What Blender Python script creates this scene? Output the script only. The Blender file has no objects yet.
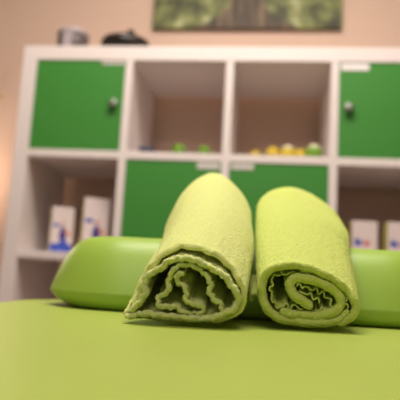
import bpy, bmesh, math, random
import numpy as np
from mathutils import Vector, Matrix
random.seed(7); rng = np.random.default_rng(7)
S = 0.01                                   # everything below is written in centimetres
scene = bpy.context.scene
COL = scene.collection

# ------------------------------------------------------------------ camera
F, PITCH, ROLL = 560.0, 0.1462, 0.0575
EYE = 67.6
cp, sp, cr, sr = math.cos(PITCH), math.sin(PITCH), math.cos(ROLL), math.sin(ROLL)
RC = np.array([[cr, -sr, 0], [sr, cr, 0], [0, 0, 1]]) @ np.array([[1, 0, 0], [0, cp, sp], [0, -sp, cp]])
# RC: (right, down, forward) in the level world -> (right, down, forward) in the camera
def ray(px, py):
    d = RC.T @ np.array([(px - 200) / F, (py - 200) / F, 1.0])
    return np.array([d[0], d[2], -d[1]])    # X, Y(forward), Z(up)
def at_y(px, py, Y):
    d = ray(px, py); k = Y / d[1]
    return np.array([d[0] * k, Y, EYE + d[2] * k])
cam_d = bpy.data.cameras.new('camera'); cam = bpy.data.objects.new('camera', cam_d); COL.objects.link(cam)
right = RC.T @ np.array([1, 0, 0]); down = RC.T @ np.array([0, 1, 0]); fwd = RC.T @ np.array([0, 0, 1])
w = lambda v: Vector((v[0], v[2], -v[1]))
M = Matrix.Identity(4)
for i, v in enumerate((w(right), -w(down), -w(fwd))):
    for r in range(3): M[r][i] = v[r]
M[2][3] = EYE * S
cam.matrix_world = M
cam_d.sensor_width = 36; cam_d.lens = 36 * F / 400
cam_d.clip_start = 0.01
cam_d.dof.use_dof = True; cam_d.dof.focus_distance = 0.595; cam_d.dof.aperture_fstop = 4.6
scene.camera = cam

# ------------------------------------------------------------------ materials
def srgb(r, g, b):
    f = lambda c: (c / 12.92 if c <= 0.04045 else ((c + 0.055) / 1.055) ** 2.4)
    return (f(r / 255), f(g / 255), f(b / 255), 1)
def mat(name, col, rough=0.5, var=0.0, vscale=8, bump=0.0, bscale=200, sheen=0.0, spec=0.5, metal=0.0, emit=None, estr=0, coat=0):
    m = bpy.data.materials.new(name); m.use_nodes = True
    n, l = m.node_tree.nodes, m.node_tree.links
    p = n['Principled BSDF']
    p.inputs['Base Color'].default_value = col; p.inputs['Roughness'].default_value = rough
    p.inputs['Specular IOR Level'].default_value = spec; p.inputs['Metallic'].default_value = metal
    p.inputs['Sheen Weight'].default_value = sheen; p.inputs['Coat Weight'].default_value = coat
    if sheen: p.inputs['Sheen Tint'].default_value = col; p.inputs['Sheen Roughness'].default_value = 0.5
    if emit: p.inputs['Emission Color'].default_value = emit; p.inputs['Emission Strength'].default_value = estr
    tc = n.new('ShaderNodeTexCoord')
    if var:
        t = n.new('ShaderNodeTexNoise'); t.inputs['Scale'].default_value = vscale; t.inputs['Detail'].default_value = 5
        l.new(tc.outputs['Object'], t.inputs['Vector'])
        mx = n.new('ShaderNodeMix'); mx.data_type = 'RGBA'
        mx.inputs['A'].default_value = [c * (1 - var) for c in col[:3]] + [1]
        mx.inputs['B'].default_value = [min(1, c * (1 + var)) for c in col[:3]] + [1]
        l.new(t.outputs['Fac'], mx.inputs['Factor']); l.new(mx.outputs['Result'], p.inputs['Base Color'])
    if bump:
        t = n.new('ShaderNodeTexNoise'); t.inputs['Scale'].default_value = bscale; t.inputs['Detail'].default_value = 3
        l.new(tc.outputs['Object'], t.inputs['Vector'])
        b = n.new('ShaderNodeBump'); b.inputs['Strength'].default_value = bump; b.inputs['Distance'].default_value = 0.002
        l.new(t.outputs['Fac'], b.inputs['Height']); l.new(b.outputs['Normal'], p.inputs['Normal'])
    return m
MT = dict(
    wall=mat('peach wall paint', srgb(214, 185, 167), 0.85, 0.03, 3, 0.15, 90, spec=0.2),
    ceil=mat('white ceiling paint', srgb(238, 234, 228), 0.9, 0.02, 3),
    floor=mat('brown floor', srgb(112, 88, 68), 0.6, 0.1, 6),
    white=mat('white melamine', srgb(238, 226, 224), 0.45, 0.015, 6, spec=0.4),
    door=mat('green lacquered door', srgb(66, 140, 56), 0.42, 0.03, 5, spec=0.4),
    vinyl=mat('lime vinyl', srgb(158, 176, 74), 0.42, 0.03, 7, 0.10, 900, spec=0.45),
    vinyl2=mat('lime vinyl of cushion', srgb(150, 182, 70), 0.40, 0.03, 7, 0.10, 900, spec=0.45),
    towel=mat('lime terry cloth', srgb(203, 210, 134), 0.95, 0.14, 330, 0.7, 400, sheen=0.25, spec=0.1),
    towel2=mat('lime plush terry cloth', srgb(190, 203, 110), 0.95, 0.17, 330, 0.9, 380, sheen=0.25, spec=0.1),
    hem=mat('pale frayed hem', srgb(204, 214, 146), 0.95, 0.15, 400, 0.6, 900, sheen=0.2, spec=0.1),
    steel=mat('brushed steel', srgb(138, 146, 134), 0.55, metal=1.0),
    beech=mat('beech wood', srgb(196, 156, 108), 0.5, 0.15, 12),
    tag=mat('white label strip', srgb(246, 238, 238), 0.5),
    tagd=mat('pale label strip', srgb(214, 208, 204), 0.5),
    black=mat('black ceramic', srgb(34, 24, 22), 0.4),
    grey=mat('pale grey metal', srgb(176, 164, 168), 0.4),
    dgrey=mat('dark grey band', srgb(92, 78, 80), 0.5),
    navy=mat('navy blue', srgb(44, 48, 84), 0.5),
    yellow=mat('yellow rubber', srgb(214, 188, 46), 0.5),
    lgreen=mat('green rubber', srgb(112, 156, 36), 0.5),
    ivory=mat('ivory rubber', srgb(240, 240, 200), 0.5),
    carton=mat('white carton', srgb(232, 216, 214), 0.5),
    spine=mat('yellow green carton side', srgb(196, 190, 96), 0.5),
    pblue=mat('blue print', srgb(58, 82, 190), 0.5),
    pviolet=mat('dark violet print', srgb(62, 48, 140), 0.5),
    pskin=mat('skin tone print', srgb(226, 150, 120), 0.5),
    prose=mat('rose print', srgb(214, 120, 120), 0.5),
    ppale=mat('pale lilac print', srgb(206, 200, 226), 0.5),
    glow=mat('lamp glass', srgb(255, 230, 200), 0.4, emit=(1, 0.8, 0.62, 1), estr=6),
    panel=mat('light diffuser', srgb(255, 250, 240), 0.5, emit=(1, 0.9, 0.8, 1), estr=4),
    beige=mat('beige hook', srgb(216, 184, 148), 0.5),
)

for k in ('towel', 'towel2', 'hem'):        # light soaks a little way into the cotton
    p = MT[k].node_tree.nodes['Principled BSDF']
    p.inputs['Subsurface Weight'].default_value = 0.4; p.inputs['Subsurface Scale'].default_value = 0.004
    p.inputs['Subsurface Radius'].default_value = (0.9, 1.0, 0.35)
# ------------------------------------------------------------------ helpers
def link(name, me, m, parent=None, smooth=False):
    o = bpy.data.objects.new(name, me); COL.objects.link(o)
    if isinstance(m, str): m = [m]
    if not me.materials:
        for k in m: me.materials.append(MT[k])
    if smooth: me.polygons.foreach_set('use_smooth', [True] * len(me.polygons))
    if parent: o.parent = parent
    return o
def obj(name, bm, m, parent=None, smooth=False, bevel=0, seg=2):
    bmesh.ops.scale(bm, vec=(S, S, S), verts=bm.verts)
    if bevel:
        bmesh.ops.bevel(bm, geom=[e for e in bm.edges if e.calc_face_angle(0) > 0.6], offset=bevel * S, segments=seg, affect='EDGES', profile=0.5)
    bmesh.ops.recalc_face_normals(bm, faces=bm.faces)
    me = bpy.data.meshes.new(name); bm.to_mesh(me); bm.free()
    return link(name, me, m, parent, smooth)
def box(bm, x0, x1, y0, y1, z0, z1, mi=0):
    n0 = len(bm.faces)
    r = bmesh.ops.create_cube(bm, size=1)
    bmesh.ops.scale(bm, vec=(x1 - x0, y1 - y0, z1 - z0), verts=r['verts'])
    bmesh.ops.translate(bm, vec=((x0 + x1) / 2, (y0 + y1) / 2, (z0 + z1) / 2), verts=r['verts'])
    bm.faces.ensure_lookup_table()
    for f in bm.faces[n0:]: f.material_index = mi
    return bm
def bx(*a): return box(bmesh.new(), *a)
def lathe(bm, prof, c=(0, 0, 0), n=32, mi=0, axis='z', wob=0):
    rings = []
    for r, h in prof:
        ring = []
        for k in range(n):
            a = 2 * math.pi * k / n
            p = (r * math.cos(a), r * math.sin(a), h)
            if axis == 'y': p = (p[0], p[2], p[1])
            ring.append(bm.verts.new((c[0] + p[0], c[1] + p[1], c[2] + p[2])))
        rings.append(ring)
    for a, b in zip(rings, rings[1:]):
        for k in range(n):
            f = bm.faces.new((a[k], a[(k + 1) % n], b[(k + 1) % n], b[k])); f.material_index = mi
    for ring in (rings[0], rings[-1]):
        f = bm.faces.new(ring); f.material_index = mi
    return bm
def prism(bm, pts, y0, y1, mi=0):          # outline in x,z, thickness in y
    a = [bm.verts.new((x, y0, z)) for x, z in pts]; b = [bm.verts.new((x, y1, z)) for x, z in pts]
    fs = [bm.faces.new(a), bm.faces.new(b[::-1])]
    for i in range(len(a)): fs.append(bm.faces.new((a[i], b[i], b[(i + 1) % len(a)], a[(i + 1) % len(a)])))
    for f in fs: f.material_index = mi
    return bm
def tag(o, label, cat, group=None):
    o['label'] = label; o['category'] = cat
    if group: o['group'] = group
    return o
def empty(name, loc, rz=0):
    o = bpy.data.objects.new(name, None); COL.objects.link(o); o.empty_display_size = 0.05
    o.location = [c * S for c in loc]; o.rotation_euler = (0, 0, rz); return o
def struct(o): o['kind'] = 'structure'; return o

# ------------------------------------------------------------------ the room, square with the shelf
YAW = -0.1238
OX, OY = -65.69, 190.46                     # front left foot of the shelf
rc, rs = math.cos(YAW), math.sin(YAW)
def room(u, wd, z=0):                       # u along the shelf front, wd towards the wall
    return (OX + rc * u - rs * wd, OY + rs * u + rc * wd, z)
def place(o): o.location = (OX * S, OY * S, 0); o.rotation_euler = (0, 0, YAW); return o
DEPTH, GAP = 38.5, 3.4
WALLY = DEPTH + GAP
struct(place(obj('floor', bx(-220, 330, -420, WALLY + 10, -10, 0), 'floor')))
struct(place(obj('ceiling', bx(-220, 330, -420, WALLY + 10, 255, 265), 'ceil')))
struct(place(obj('wall_back', bx(-220, 330, WALLY, WALLY + 10, 0, 255), 'wall')))
struct(place(obj('wall_left', bx(-230, -220, -420, WALLY + 10, 0, 255), 'wall')))
struct(place(obj('wall_right', bx(330, 340, -420, WALLY + 10, 0, 255), 'wall')))
struct(place(obj('baseboard_back', bx(-220, 330, WALLY - 1.5, WALLY, 0, 7), 'white', bevel=0.4)))

# ------------------------------------------------------------------ shelf unit
T, D, C = 5.18, 2.63, 35.0
W = T + 4 * C - D + T                       # 147.7
H = W
shelf = tag(empty('cube_shelf', (OX, OY, 0), YAW), 'large white open cube shelf with green doors standing against the wall', 'shelf')
def P(name, bm, m, parent=shelf, **k): return obj(name, bm, m, parent, **k)
P('top_panel', bx(0, W, 0, DEPTH, H - T, H), 'white', bevel=0.15)
P('bottom_panel', bx(T, W - T, 0, DEPTH, 0, T), 'white', bevel=0.15)
P('side_panel', bx(0, T, 0, DEPTH, 0, H - T), 'white', bevel=0.15)
P('side_panel', bx(W - T, W, 0, DEPTH, 0, H - T), 'white', bevel=0.15)
def cell(r, c):                             # u0,u1,z0,z1 of an opening
    u0 = T + c * C; z1 = H - T - r * C
    return u0, u0 + C - D, z1 - (C - D), z1
for c in (1, 2, 3):
    u = T + c * C - D
    P('divider', bx(u, u + D, 0.05, DEPTH, T, H - T), 'white', bevel=0.12)
for r in (1, 2, 3):
    for c in range(4):
        u0, u1, z0, z1 = cell(r, c)
        P('shelf_board', bx(u0, u1, 0.05, DEPTH, z1, z1 + D), 'white', bevel=0.12)
def door(r, c, knob_side, tag_side, tw, th, tm):
    u0, u1, z0, z1 = cell(r, c)
    d = P('door', bx(u0 + .15, u1 - .15, 0.4, 2.0, z0 + .15, z1 - .15), 'door', bevel=0.1)
    bm = bmesh.new()
    ku = u0 + 3.2 if knob_side < 0 else u1 - 3.2
    lathe(bm, [(1.0, 0.45), (0.55, 0.2), (0.6, -0.4), (1.5, -0.8), (1.75, -1.2), (1.45, -1.6), (0.6, -1.75)], (ku, 0, (z0 + z1) / 2 + 0.2), 20, axis='y')
    k = P('knob', bm, 'steel', d, smooth=True); k['label'] = 'round silver knob'
    if tag_side:
        a = u0 + 0.6 if tag_side < 0 else u1 - 0.6 - tw
        s = P('label_strip', bx(a, a + tw, 0.2, 0.45, z1 - .4 - th, z1 - .4), tm, d); s['label'] = 'pale label strip on the door top'
for a in ((0, 0, 1, 1, 8.0, 1.1, 'tagd'), (0, 3, -1, -1, 9.0, 2.4, 'tag'), (1, 1, 1, 1, 7.5, 2.2, 'tagd'), (1, 2, -1, -1, 7.5, 2.0, 'tagd')):
    door(*a)

# ------------------------------------------------------------------ things on and in the shelf
def on_shelf(name, u, wd, z, rz=0): return empty(name, room(u, wd, z), YAW + rz)
t = tag(on_shelf('tin', 15.0, 7, H), 'small round grey tin with darker sides on top of the shelf', 'tin')
obj('body', lathe(bmesh.new(), [(5.3, 0), (5.6, .3), (5.6, 6.2), (5.3, 6.4)]), 'dgrey', t, True)
o = obj('lid', lathe(bmesh.new(), [(5.7, 6.4), (5.8, 6.6), (5.8, 7.6), (5.4, 8.0), (2.4, 8.3), (2.0, 8.8), (0.8, 9.2)]), 'grey', t, True); o['label'] = 'pale grey lid'
bm = bmesh.new(); prism(bm, [(-1.6, .6), (1.6, .6), (1.6, 6.2), (-1.6, 6.2)], -5.85, -5.0)
obj('label', bm, 'grey', t)
t = tag(on_shelf('lidded_bowl', 34.4, 9, H), 'flat black lidded bowl with a small knob on top of the shelf', 'bowl')
obj('bowl', lathe(bmesh.new(), [(4.8, 0), (7.2, .6), (8.9, 2.6), (9.0, 4.4), (8.6, 4.6)]), 'black', t, True)
l = obj('lid', lathe(bmesh.new(), [(8.8, 4.6), (8.6, 5.2), (5.4, 6.0), (2.0, 6.6)]), 'black', t, True)
obj('knob', lathe(bmesh.new(), [(0.9, 6.4), (0.9, 7.4), (1.5, 8.4), (1.4, 9.8), (0.6, 10.4)], (1.6, 0, 0), 16), 'black', l, True)

def ball(u, wd, z, r, m, label, capm=None, nubs=True):
    t = on_shelf('massage_ball', u, wd, z + .03); bm = bmesh.new()
    bmesh.ops.create_uvsphere(bm, u_segments=24, v_segments=16, radius=r)
    if nubs:
        for k in range(60):
            q = (k + .5) / 60; ph = math.acos(1 - 2 * q); th = math.pi * (1 + 5 ** .5) * k
            n = Vector((math.cos(th) * math.sin(ph), math.sin(th) * math.sin(ph), math.cos(ph)))
            s = bmesh.ops.create_cone(bm, cap_ends=True, segments=6, radius1=.36, radius2=.12, depth=.5)
            mm = n.to_track_quat('Z', 'Y').to_matrix()
            bmesh.ops.transform(bm, matrix=Matrix.Translation(n * (r + .15)) @ mm.to_4x4(), verts=s['verts'])
    bmesh.ops.translate(bm, vec=(0, 0, r + .4), verts=bm.verts)
    obj('ball_body', bm, m, t, True)
    if capm:
        bm = bmesh.new()
        pr = [((r + .45) * math.sin(a), r + .4 + (r + .45) * math.cos(a)) for a in [math.radians(x) for x in (4, 15, 28, 40, 52)]]
        lathe(bm, [(pr[-1][0] - .4, pr[-1][1] - .3)] + pr[::-1], n=24)
        o = obj('cap', bm, capm, t, True); o['label'] = 'ivory white patch on top'
    return tag(t, label, 'ball', 'small balls in the shelf')
zc = cell(0, 1)[2]
u0 = cell(0, 2)[0]
ball(u0 + 8.3, 9, zc, 1.5, 'yellow', 'smallest yellow ball, at the left of the row of balls')
ball(u0 + 14.2, 9, zc, 2.2, 'yellow', 'yellow ball left of the ivory topped yellow ball')
ball(u0 + 19.3, 9, zc, 2.4, 'yellow', 'yellow ball with an ivory top in the middle of the row', 'ivory')
ball(u0 + 23.6, 12, zc, 2.3, 'yellow', 'plain yellow ball between the two ivory topped balls')
ball(u0 + 28.0, 9, zc, 2.7, 'lgreen', 'green ball with an ivory top, at the right end of the row', 'ivory')
# bowls/dishes in the second cell
u0 = cell(0, 1)[0]
t = tag(on_shelf('dish', u0 + 5.5, 6, zc + .03), 'small navy blue dish at the left of the open upper cell', 'dish')
obj('bowl', lathe(bmesh.new(), [(1.6, 0), (2.3, .4), (2.9, 1.8), (2.8, 2.6), (1.5, 2.8)], n=24), 'navy', t, True)
for du, r, lab in ((16.5, 2.2, 'green ball left of the other green ball, beside the navy dish'), (25.5, 2.0, 'lower green ball at the right of the open upper cell')):
    ball(u0 + du, 8, zc, r, 'lgreen', lab)
    r_ = COL.objects[-1]
def carton(u, wd, z, wid, hgt, dep, label, group, rz=0.0, style=0):
    t = on_shelf('product_box', u, wd, z + .03, rz)
    b = bmesh.new(); box(b, 0, wid, 0, dep, 0, hgt)
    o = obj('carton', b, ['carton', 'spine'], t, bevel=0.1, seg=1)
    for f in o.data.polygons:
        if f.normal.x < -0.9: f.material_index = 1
    e = -0.06
    s = wid / 9.0
    bm = bmesh.new()
    if style == 0:
        box(bm, .2, wid - .2, e, .02, .2, 3.0, 0); prism(bm, [(wid * .35, 3), (wid * .8, 3), (wid * .62, 5.2)], e, .02, 0)
    else:
        box(bm, .3, wid * .45, e, .02, .3, 2.6, 0)
    p = obj('blue_print', bm, 'pblue', t); p['label'] = 'blue printed area'
    if style == 0:
        bm = bmesh.new(); z0 = hgt * .28
        prism(bm, [(wid * .38, z0), (wid * .72, z0), (wid * .66, z0 + 2.4), (wid * .6, z0 + 4.4), (wid * .48, z0 + 4.6), (wid * .40, z0 + 2.6)], e, .02)
        p = obj('figure_print', bm, 'pviolet', t); p['label'] = 'dark blue printed figure'
        bm = bmesh.new()
        lathe(bm, [(.75 * s, -.05), (.75 * s, .02)], (wid * .55, 0, z0 + 5.6), 16, axis='y')
        prism(bm, [(wid * .62, z0 + 2.4), (wid * .86, z0 + .8), (wid * .9, z0 + 2.0), (wid * .66, z0 + 4.0)], e, .02)
        p = obj('skin_print', bm, 'pskin', t); p['label'] = 'skin coloured printed head and arm'
    else:
        p = obj('patch_print', bx(wid * .10, wid * .38, e, .02, 7.2, 9.4), 'pblue', t); p['label'] = 'blue printed patch'
        p = obj('patch_print', bx(wid * .46, wid * .70, e, .02, 7.2, 8.8), 'prose', t); p['label'] = 'rose printed patch'
    bm = bmesh.new(); box(bm, wid * .08, wid * .40, e, .02, hgt * .56, hgt * .62)
    obj('caption_print', bm, 'ppale' if style else 'pblue', t)
    return tag(t, label, 'box', group)
g = 'printed product boxes in the shelf'
zb = cell(1, 0)[2]
u0 = cell(1, 0)[0]
carton(u0 + 9.0, 5, zb, 7.6, 15.8, 5, 'shorter white carton with blue base beside the taller carton', g, 0.46)
carton(u0 + 20.3, 5, zb, 8.8, 19.4, 5, 'taller white carton with blue figure, left of the green door', g, 0.46)
u0 = cell(1, 3)[0]
carton(u0 + 5.7, 5, zb, 8.2, 15.2, 5, 'white carton beside the right towel, in the right open cell', g, 0.10, 1)
carton(u0 + 17.0, 5, zb, 8.2, 15.2, 5, 'white carton cut by the right edge of the photo', g, 0.10, 1)

# ------------------------------------------------------------------ picture on the wall
def wall_at(px, py):
    d = ray(px, py); nx, ny = -rs, rc
    p0 = room(0, WALLY - 2.2); k = (p0[0] * nx + p0[1] * ny) / (d[0] * nx + d[1] * ny)
    x, y, z = d[0] * k, d[1] * k, EYE + d[2] * k
    return (x - OX) * rc + (y - OY) * rs, z
ua, za = wall_at(152, 27); ub, zb2 = wall_at(342, 29.5)
PW, PH = ub - ua, 55.0
zp = (za + zb2) / 2
pic = tag(empty('wall_picture', room(ua, WALLY - 2.2, zp), YAW), 'canvas print of a big tree trunk with roots, on the wall', 'picture')
def picture_mat():
    m = bpy.data.materials.new('tree print'); m.use_nodes = True
    n, l = m.node_tree.nodes, m.node_tree.links; p = n['Principled BSDF']; p.inputs['Roughness'].default_value = 0.6
    tc = n.new('ShaderNodeTexCoord'); sx = n.new('ShaderNodeSeparateXYZ'); l.new(tc.outputs['Object'], sx.inputs[0])
    def math_(op, a, b=None):
        k = n.new('ShaderNodeMath'); k.operation = op
        for i, v in enumerate((a, b)):
            if v is None: continue
            if isinstance(v, (int, float)): k.inputs[i].default_value = v
            else: l.new(v, k.inputs[i])
        return k.outputs[0]
    def noise(sc, det=4, vec=None):
        t = n.new('ShaderNodeTexNoise'); t.inputs['Scale'].default_value = sc; t.inputs['Detail'].default_value = det
        l.new(vec or tc.outputs['Object'], t.inputs['Vector']); return t.outputs['Fac']
    def ramp(fac, stops):
        r = n.new('ShaderNodeValToRGB'); e = r.color_ramp.elements
        while len(e) < len(stops): e.new(0.5)
        for q, (pos, c) in zip(e, stops): q.position = pos; q.color = c
        l.new(fac, r.inputs[0]); return r.outputs[0]
    green = ramp(noise(14), [(0.32, srgb(44, 46, 24)), (0.48, srgb(92, 98, 52)), (0.6, srgb(130, 136, 78)), (0.74, srgb(190, 190, 150))])
    mp = n.new('ShaderNodeMapping'); mp.inputs['Scale'].default_value = (40, 1, 5); l.new(tc.outputs['Object'], mp.inputs[0])
    bark = ramp(noise(1.0, 3, mp.outputs[0]), [(0.3, srgb(40, 31, 22)), (0.55, srgb(90, 74, 54)), (0.75, srgb(140, 118, 92))])
    dx = math_('ABSOLUTE', math_('SUBTRACT', sx.outputs[0], PW * S * .50))
    hy = math_('MAXIMUM', math_('SUBTRACT', 1.0, math_('DIVIDE', sx.outputs[2], 0.13)), 0.0)
    wd = math_('ADD', math_('MULTIPLY', math_('POWER', hy, 2.0), 0.15), 0.08)
    wd = math_('ADD', wd, math_('MULTIPLY', math_('SUBTRACT', noise(20), .5), .09))
    msk = math_('MULTIPLY', math_('SUBTRACT', wd, dx), 60.0); msk = math_('MINIMUM', math_('MAXIMUM', msk, 0), 1)
    mx = n.new('ShaderNodeMix'); mx.data_type = 'RGBA'
    l.new(msk, mx.inputs['Factor']); l.new(green, mx.inputs['A']); l.new(bark, mx.inputs['B']); l.new(mx.outputs['Result'], p.inputs['Base Color'])
    return m
MT['print'] = picture_mat()
obj('canvas', bx(0, PW, 0, 2.1, 0, PH), 'print', pic, bevel=0.2)

hk = at_y(-1, 93, 240); 
uu, zz = wall_at(-2.0, 93)
hook = tag(empty('wall_hook', room(uu, WALLY, zz), YAW), 'small beige knob on the wall left of the shelf', 'hook')
obj('rose', lathe(bmesh.new(), [(1.6, 0), (1.6, -.5), (1.2, -.8)], n=20, axis='y'), 'beige', hook, True)
obj('peg', lathe(bmesh.new(), [(.7, -.7), (.7, -2.2), (1.5, -2.6), (1.7, -3.4), (1.0, -4.0)], n=20, axis='y'), 'beige', hook, True)

# ------------------------------------------------------------------ treatment table
TT = EYE - 4.7                              # height of the table top
TX0, TX1, TY0, TY1 = -32.3, 44.0, -110.0, 113.0
table = tag(empty('treatment_table', ((TX0 + TX1) / 2, 0, 0)), 'lime green vinyl treatment table carrying both towels and the cushion', 'table')
tcx = (TX0 + TX1) / 2
def rrect(x0, x1, y0, y1, r, n=12):
    pts = []
    for cx, cy, a0 in ((x1 - r, y1 - r, 0), (x0 + r, y1 - r, 90), (x0 + r, y0 + r, 180), (x1 - r, y0 + r, 270)):
        for k in range(n + 1):
            a = math.radians(a0 + 90 * k / n); pts.append((cx + r * math.cos(a), cy + r * math.sin(a)))
    return pts
def loft(bm, rings):
    vs = [[bm.verts.new(p) for p in ring] for ring in rings]; n = len(vs[0])
    for a, b in zip(vs, vs[1:]):
        for k in range(n): bm.faces.new((a[k], a[(k + 1) % n], b[(k + 1) % n], b[k]))
    bm.faces.new(vs[0][::-1]); bm.faces.new(vs[-1])
    return bm
rings = []
TH = 7.0
for dz, ins in ((-TH, .8), (-TH + .4, .2), (-TH + 1.0, 0), (-3.0, 0), (-1.9, .12), (-1.1, .5), (-.5, 1.1), (-.15, 1.9), (0, 3.0)):
    rings.append([(x - tcx, y, TT + dz) for x, y in rrect(TX0 + ins, TX1 - ins, TY0 + ins, TY1 - ins, 14 - ins)])
obj('padded_top', loft(bmesh.new(), rings), 'vinyl', table, True)
bm = bmesh.new(); a, b = TX0 + 6 - tcx, TX1 - 6 - tcx
box(bm, a, b, TY0 + 6, TY1 - 6, TT - TH - 1.2, TT - TH)
obj('deck', bm, 'beech', table)
bm = bmesh.new()
for q in (a + 2, b - 4): box(bm, q, q + 2, TY0 + 8, TY1 - 8, TT - TH - 8, TT - TH - 1.2)
for q in (TY0 + 8, TY1 - 10): box(bm, a + 4, b - 4, q, q + 2, TT - TH - 8, TT - TH - 1.2)
obj('frame', bm, 'beech', table, bevel=0.2)
for sx_ in (a + 4.2, b - 8.2):
    for sy in (TY0 + 12, TY1 - 16):
        l = obj('leg', bx(sx_, sx_ + 4, sy, sy + 4, 2, TT - TH - 1.2), 'beech', table, bevel=0.3)
        obj('foot', lathe(bmesh.new(), [(2.4, 0), (2.4, 1.6), (1.6, 2.1)], (sx_ + 2, sy + 2, 0), 16), 'black', l, True)

# ------------------------------------------------------------------ cushion at the head end
CH = 11.0
def cushion():
    x0, x1, y0, y1 = -23.2, 41.0, 77.5, 109.0
    N = 14
    rings = []
    # from the flat underside, round the tip at 2 cm, over the dome to the flat crown
    for k in range(9):
        q = 1 - k / 8; rings.append((6.0 * q, 2.6 * q * q, 2.3 * (1 - q) ** 2))
    for k in range(1, 25):
        f = (k / 24) ** 1.6; ins = 8.0 * f; z = 2.3 + (CH - 2.3) * (1 - (1 - f) ** 2.8)
        rings.append((ins * .9, ins * 1.03, z))
    rings.append((10.5, 11, CH + .08)); rings.append((12.5, 13.5, CH + .1))
    out = []
    for ix, iy, z in rings:
        r = max(14 - max(ix, iy), .6)
        out.append([(x - 8, y - 93, z + TT) for x, y in rrect(x0 + ix, x1 - ix, y0 + iy, y1 - iy, r, N)])
    return loft(bmesh.new(), out)
o = obj('headrest_cushion', cushion(), 'vinyl2', None, True)
o.location = (8 * S, 93 * S, 0.0004); o.rotation_euler = (0, 0, -0.09)
tag(o, 'thick domed lime green vinyl headrest cushion lying behind and under the towels', 'cushion')

# ------------------------------------------------------------------ rolled towels
def smooth_path(pts, step):
    p = np.array(pts, float); n = len(p)
    ext = np.vstack([2 * p[0] - p[1], p, 2 * p[-1] - p[-2]]); out = []
    for i in range(n - 1):
        a, b, c, d = ext[i:i + 4]
        for t in np.linspace(0, 1, 24, endpoint=False):
            out.append(.5 * ((2 * b) + (c - a) * t + (2 * a - 5 * b + 4 * c - d) * t ** 2 + (3 * b - a - 3 * c + d) * t ** 3))
    out.append(p[-1]); out = np.array(out)
    L = np.concatenate([[0], np.cumsum(np.linalg.norm(np.diff(out, axis=0), axis=1))])
    m = max(4, int(L[-1] / step)); q = np.linspace(0, L[-1], m)
    return np.stack([np.interp(q, L, out[:, 0]), np.interp(q, L, out[:, 1])], 1), q
def cush_z(X, Y):                          # height of the cushion under a point, above the table
    a = -0.09; dx, dy = X - 8, Y - 93
    y = -math.sin(a) * dx + math.cos(a) * dy + 93
    f = np.clip((y - 77.5) / 8.24, 0, 1)
    return np.where((y > 77.2) & (y < 109), 2.3 + (CH - 2.3) * (1 - (1 - f) ** 2.8) + .1, 0)
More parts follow.
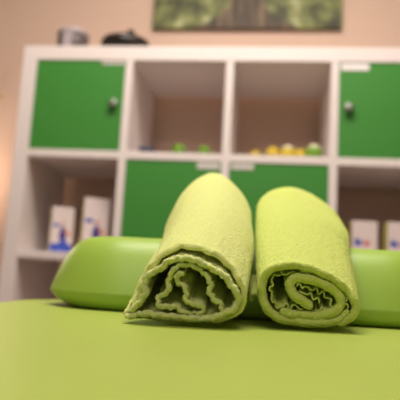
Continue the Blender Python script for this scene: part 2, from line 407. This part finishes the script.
class Towel:
    def __init__(s, Y0, Y1, cpx0, top1, kx1, base1, half_h, bulge, skew, side):
        s.Y0, s.Y1 = Y0, Y1
        s.c0 = at_y(cpx0[0], cpx0[1], Y0); s.c0[2] = TT + .25 if Y0 < 62 else TT
        t = at_y(top1[0], top1[1], Y1); s.xc1 = t[0]; s.base1 = base1; s.kx1 = kx1
        s.hh, s.bulge, s.skew, s.side = half_h, bulge, skew, side
        s.kz1 = (t[2] - TT - base1) / half_h
        s.v, s.f = [], []
    def plane(s, pts): return [(p[0] - s.c0[0], p[2] - TT) for p in (at_y(x, y, s.Y0) for x, y in pts)]
    def warp(s, a, b, d):                  # d: cm along Y from the front, arrays
        d = d + s.skew * a * np.clip(d / 35, 0, 1) ** 2
        L = s.Y1 - s.Y0; t = np.clip(d / L, -.2, 1.2)
        e = np.clip((t - .72) / .28, 0, 1); end = 1 - .36 * e ** 1.8
        kx = (1 + (s.kx1 - 1) * t + s.bulge * np.sin(np.pi * np.clip(t, 0, 1))) * end; kz = 1 + (s.kz1 - 1) * t
        lean = -0.10 * b * (1 - np.clip(t, 0, 1))
        ease = np.maximum(t - .04, 0) / .96; ease = ease + .04 * np.sin(np.pi * np.clip(ease, 0, 1))
        X = s.c0[0] + (s.xc1 - s.c0[0]) * t + a * kx + .8 * s.side * np.sin(np.pi * np.clip((t - .09) / .51, 0, 1))
        X = X + max(s.side, 0) * 0.9 * (.5 + .5 * np.tanh(a / 2.5)) * np.sin(np.pi * np.clip((t - .25) / .85, 0, 1))
        kz = kz * (1 - .10 * e ** 2); low = s.base1 * ease
        # the underside flattens where the roll lies on the cushion
        cz = sum(cush_z(X, s.Y0 + d + o) for o in (-1.2, -.6, 0, .6, 1.2)) / 5 + .25
        lift = np.maximum(cz - low, 0) * (cz > .3)
        Z = TT + low + lift + b * kz * (1 - lift / (s.hh * kz))
        zz = np.maximum(Z, TT + 0.02)
        return np.stack([X, s.Y0 + d + lean, zz], -1)
    def sheet(s, pts, th, d0, d1, ruf=0.0, jit=.03, step=.16, fine=None, rimr=None, ds=.2, rufw=1.2, phase=0, deepx=0):
        c, q = smooth_path(s.plane(pts), step); m = len(c)
        tg = np.gradient(c, axis=0); tg /= np.linalg.norm(tg, axis=1)[:, None] + 1e-9
        nr = np.stack([-tg[:, 1], tg[:, 0]], 1)
        rimr = rimr or th * .5
        # rings along the depth: rounded rim, body, rounded rear rim
        prof = [(d0 + rimr * (1 - math.cos(x)), max(math.sin(x), .12)) for x in (0.0, .35, .7, 1.05, 1.35)]
        if fine is None: ds_ = np.arange(d0 + rimr, d1 - rimr, ds)
        else: ds_ = np.concatenate([np.arange(d0 + rimr, min(d0 + fine, d1 - rimr), ds), np.arange(min(d0 + fine, d1 - rimr), d1 - rimr, .8)])
        prof += [(d, 1.0) for d in ds_]
        prof += [(d1 - rimr * (1 - math.cos(x)), max(math.sin(x), .12)) for x in (1.35, 1.0, .6, 0.0)]
        endth = np.ones(m); ne = max(2, int(th * .5 / step) + 1)
        for i in range(ne):
            v = math.sqrt(max(0.05, 1 - (1 - (i + .5) / ne) ** 2)); endth[i] = v; endth[m - 1 - i] = v
        base = len(s.v); grid = []
        k1, k2 = rng.uniform(0, 6.28, 2)
        wv = (np.sin(q * 6.28 / rufw + k1) + .6 * np.sin(q * 6.28 / (rufw * .57) + k2)) * ruf
        wob = .18 * np.sin(q * 1.1 + k2) + .1 * np.sin(q * 2.9 + k1)     # the edge is not cut straight
        for d, k in prof:
            dec = math.exp(-max(d - d0, 0) / 3.0)
            off = wv * (dec + .25)
            hw = th / 2 * k * endth
            up = c + nr * (off + hw)[:, None]; lo = c + nr * (off - hw)[:, None]
            loop = np.vstack([up, lo[::-1]])
            nn = np.vstack([nr, -nr[::-1]])
            loop = loop + nn * (rng.normal(0, jit, len(loop)) * (0.4 + .6 * k))[:, None]
            dd = np.full(len(loop), d) + np.concatenate([wob, wob[::-1]]) * dec + rng.normal(0, jit * .5, len(loop))
            grid.append(s.warp(loop[:, 0], loop[:, 1], dd))
        G = np.array(grid); R, Mv = G.shape[:2]
        start = sum(len(x) for x in s.v)
        s.v.append(G.reshape(-1, 3))
        i, j = np.meshgrid(np.arange(R - 1), np.arange(Mv), indexing='ij'); j2 = (j + 1) % Mv
        s.f.append(np.stack([i * Mv + j, (i + 1) * Mv + j, (i + 1) * Mv + j2, i * Mv + j2], -1).reshape(-1, 4) + start)
        h = Mv // 2
        for r in (0, R - 1):               # close both rims
            a = np.arange(h - 1)
            qd = np.stack([r * Mv + a, r * Mv + a + 1, r * Mv + Mv - 2 - a, r * Mv + Mv - 1 - a], -1)
            s.f.append((qd if r == 0 else qd[:, ::-1]) + start)
    def build(s, name, m, parent=None, pile=0.0):
        v = np.concatenate(s.v) * S; f = np.concatenate(s.f)
        s.v, s.f = [], []
        if parent is not None: v = v - np.array(parent.location)
        me = bpy.data.meshes.new(name)
        me.from_pydata(v.tolist(), [], f.tolist()); me.update()
        bm = bmesh.new(); bm.from_mesh(me); bmesh.ops.recalc_face_normals(bm, faces=bm.faces); bm.to_mesh(me); bm.free()
        if pile:                            # short terry loops standing off the cloth
            n = len(me.vertices); co = np.empty(n * 3); no = np.empty(n * 3)
            me.vertices.foreach_get('co', co); me.vertex_normals.foreach_get('vector', no)
            co = co.reshape(-1, 3); no = no.reshape(-1, 3)
            k = rng.choice(n, int(n * pile), replace=False); c, q = co[k], no[k]
            t = np.cross(q, rng.normal(size=q.shape)); t /= np.linalg.norm(t, axis=1)[:, None] + 1e-9
            wd, ln = .04 * S, rng.uniform(.05, .16, len(k))[:, None] * S
            tip = c + q * ln + rng.normal(0, .045 * S, c.shape)
            tri = np.stack([c - t * wd, c + t * wd, tip], 1).reshape(-1, 3)
            f2 = np.arange(len(tri)).reshape(-1, 3) + n
            me2 = bpy.data.meshes.new(name)
            fq = np.empty(len(me.loops), int); me.loops.foreach_get('vertex_index', fq)
            me2.from_pydata(np.vstack([co, tri]).tolist(), [], fq.reshape(-1, 4).tolist() + f2.tolist()); me2.update()
            bpy.data.meshes.remove(me); me = me2
        return link(name, me, m, parent, True)

# left towel: two outer wraps and a serpentine core, the tail corner lying on the table
TA = [(131, 303), (134, 295), (141, 281), (148, 269), (158, 258.5), (170, 251.5), (183, 248.5), (197, 249.5), (211, 254.5), (224, 264),
      (235, 276), (242, 289), (244, 302), (240, 313), (229, 320), (212, 322.5), (195, 322), (175, 321), (158, 320), (143, 319.5), (131, 318.5)]
TB = [(130, 311.5), (134, 308), (138, 304), (142, 298), (146, 292), (144.5, 285), (147, 277), (154, 271), (163, 267), (167.5, 262), (175, 259.5), (185, 258.5), (195, 260.5),
      (205, 265), (215, 270.3), (225, 276.8), (231, 285.5), (236.5, 293.5), (237, 302), (233, 309), (225, 313), (217, 316.5), (205, 318.5), (190, 318.5), (175, 317), (165, 316),
      (155, 314.5), (146, 313.5), (136, 315), (125, 317)]
TC = [(222, 312), (220.5, 305), (212.5, 298), (209, 291), (210.5, 284), (206, 275.5), (199, 269), (193, 266), (186, 264.5), (180, 265), (175, 268), (171.5, 273),
      (169, 278), (167.5, 284), (168, 290), (164, 294), (159, 296.5), (157.5, 301.5), (160, 306), (168, 307), (175.5, 306.5), (180, 310.5), (186, 313), (195, 313.5), (201, 312.5),
      (203.5, 308.5), (197, 305), (189, 303), (185, 298.5), (186, 292.5), (184, 286.5), (178.5, 283), (175.5, 278.5), (178, 274.5), (184, 272.5)]
LT = Towel(60, 96.5, (185, 322), (214, 169.5), .96, 15.7, 8.3, -.01, -.15, .75)
LT.sheet(TA, .66, 1.7, 36.5, ruf=.03, jit=.035, step=.15, ds=.16, rufw=2.2)
LT.sheet([(123.5, 316), (128, 311.5), (132, 306), (135, 299.5), (139, 291), (144, 281)], .8, .6, 9, ruf=.04, jit=.04, fine=6, rufw=1.6)
LT.sheet(TB, .50, 0.0, 36, ruf=.045, jit=.035, fine=5, rufw=1.2)
LT.sheet(TC, .42, 0.3, 36, ruf=.06, jit=.03, fine=6, rufw=1.1)
lt = LT.build('towel', 'towel', pile=.0)
tag(lt, 'rolled lime green towel with ruffled inner folds and a loose corner on the table', 'towel', 'rolled lime towels on the table')
LT.sheet(TB, .62, -.06, .55, ruf=.045, jit=.06, rimr=.25, rufw=1.2, step=.1, ds=.1)
LT.sheet(TC, .50, .24, .75, ruf=.06, jit=.06, rimr=.22, rufw=1.1, step=.1, ds=.1)
h = LT.build('hem', 'hem', lt); h['label'] = 'pale ruffled hem edge'

# right towel: plush folded wraps with thin wavy hems between them
UA = [(349, 311), (338, 320.5), (320, 323.5), (300, 322.5), (282, 319.5), (269, 311), (263, 299), (262, 286), (264.5, 275), (272, 268), (285, 265), (300, 265.5),
      (316, 270.5), (332, 278.5), (345, 288), (353, 299), (355.5, 309), (350, 318.5), (338, 324.5)]
UD = [(280, 311.5), (290, 314.5), (303, 315.5), (318, 316), (332, 313), (340.5, 305.5), (339, 296), (330, 287.5), (317, 281.5), (304, 278), (294, 278.5), (289.5, 284),
      (292, 292), (299, 299), (307, 304), (312, 308)]
R1 = [(281, 274.5), (274, 275.5), (271, 279), (272.5, 284), (269.5, 289), (272.5, 295), (271, 300), (275, 303), (276, 307.5), (282, 308), (286, 304), (290, 309), (295, 304.5), (299, 309), (304, 308.5)]
R2 = [(280, 272.3), (287, 274.5), (292, 271.5), (298, 274), (304, 271), (310, 275), (316, 274.5), (322, 279), (330, 281.5), (337, 288.5), (344, 292.5), (346.5, 299), (345, 303), (348.5, 307), (345.5, 312), (340, 316)]
R3 = [(296, 286), (300, 284), (302.5, 288), (307, 286), (310.5, 290), (316, 288.5), (318.5, 293), (323.5, 292.5), (325.5, 298), (331, 298.5), (330, 304), (332, 307), (327, 310.5), (323, 308), (319, 312), (315, 310.5)]
R4 = [(299, 290.5), (305, 294.5), (310, 293.5), (313.5, 299), (319, 299), (319.5, 304)]
RT = Towel(64, 99, (309, 326), (299, 184), 1.24, 16.0, 7.6, .05, .36, -.1)
RT.sheet(UA, .95, 0.2, 35, ruf=.02, jit=.04, step=.15, ds=.16, rufw=2.4, rimr=.6)
RT.sheet(UD, 1.08, 0.3, 34.5, ruf=.02, jit=.035, fine=5, rufw=2.4, rimr=.6)
RT.sheet([(252.5, 318), (253.5, 312), (257, 309), (262, 311)], .5, 4.5, 9, jit=.03, fine=5)
rt = RT.build('towel', 'towel2', pile=.0)
tag(rt, 'rolled lime green towel with thick plush spiral and thin wavy hems inside', 'towel', 'rolled lime towels on the table')
for r in (R1, R2, R3, R4): RT.sheet(r, .2, .95, 12, ruf=.05, jit=.02, fine=4, rufw=.9, step=.1, ds=.15)
h = RT.build('hem', 'towel2', rt); h['label'] = 'thin wavy hem between the plush layers'

# ------------------------------------------------------------------ lamps
def area(name, loc, sx, sy, power, col, rot=(0, 0, 0), parent=None):
    d = bpy.data.lights.new(name, 'AREA'); d.shape = 'RECTANGLE'; d.size = sx * S; d.size_y = sy * S; d.energy = power; d.color = col
    o = bpy.data.objects.new(name, d); COL.objects.link(o); o.location = [c * S for c in loc]; o.rotation_euler = rot
    return o
def ceiling_light(u, wd, lab, power):
    t = tag(empty('ceiling_light', room(u, wd, 255), YAW), lab, 'lamp', 'ceiling panel lights')
    obj('frame', bx(-62, 62, -32, 32, -4, 0), 'white', t, bevel=.3)
    obj('diffuser', bx(-60, 60, -30, 30, -4.6, -3.9), 'panel', t)
    area('ceiling_lamp_light', room(u, wd, 249.5), 118, 58, power, (1, .91, .82), (0, 0, YAW))
ceiling_light(78, -86, 'white ceiling panel light above the table, nearer the shelf', 42)
ceiling_light(60, -260, 'added white fill panel on the ceiling behind the viewer', 15)  # unseen panel, added as fill for the towel fronts
lx, ly, lz = -99.0, 219.0, 106.0
fl = tag(empty('floor_lamp', (lx, ly, 0)), 'warm globe floor lamp standing left of the shelf near the wall', 'lamp')
obj('base', lathe(bmesh.new(), [(13, 0), (13, 1.2), (11, 2), (1.6, 2.6)]), 'steel', fl, True)
obj('pole', lathe(bmesh.new(), [(1.2, 2.4), (1.2, lz - 10)], n=16), 'steel', fl, True)
bm = bmesh.new(); bmesh.ops.create_uvsphere(bm, u_segments=32, v_segments=16, radius=10.5); bmesh.ops.translate(bm, vec=(0, 0, lz), verts=bm.verts)
gl = obj('lamp_shade', bm, 'glow', fl, True)
pd = bpy.data.lights.new('floor_lamp_light', 'POINT'); pd.energy = 66; pd.color = (1, .86, .74); pd.shadow_soft_size = .107
po = bpy.data.objects.new('floor_lamp_light', pd); COL.objects.link(po); po.location = (lx * S, ly * S, lz * S)

wd_ = bpy.data.worlds.new('world'); scene.world = wd_; wd_.use_nodes = True
bg = wd_.node_tree.nodes['Background']; bg.inputs[0].default_value = (1, .92, .85, 1); bg.inputs[1].default_value = 0.2

vs = scene.view_settings
vs.view_transform = 'Standard'; vs.look = 'None'; vs.gamma = 1; vs.use_curve_mapping = False; vs.exposure = -0.2
scene.cycles.use_denoising = True
scene.cycles.max_bounces = 8
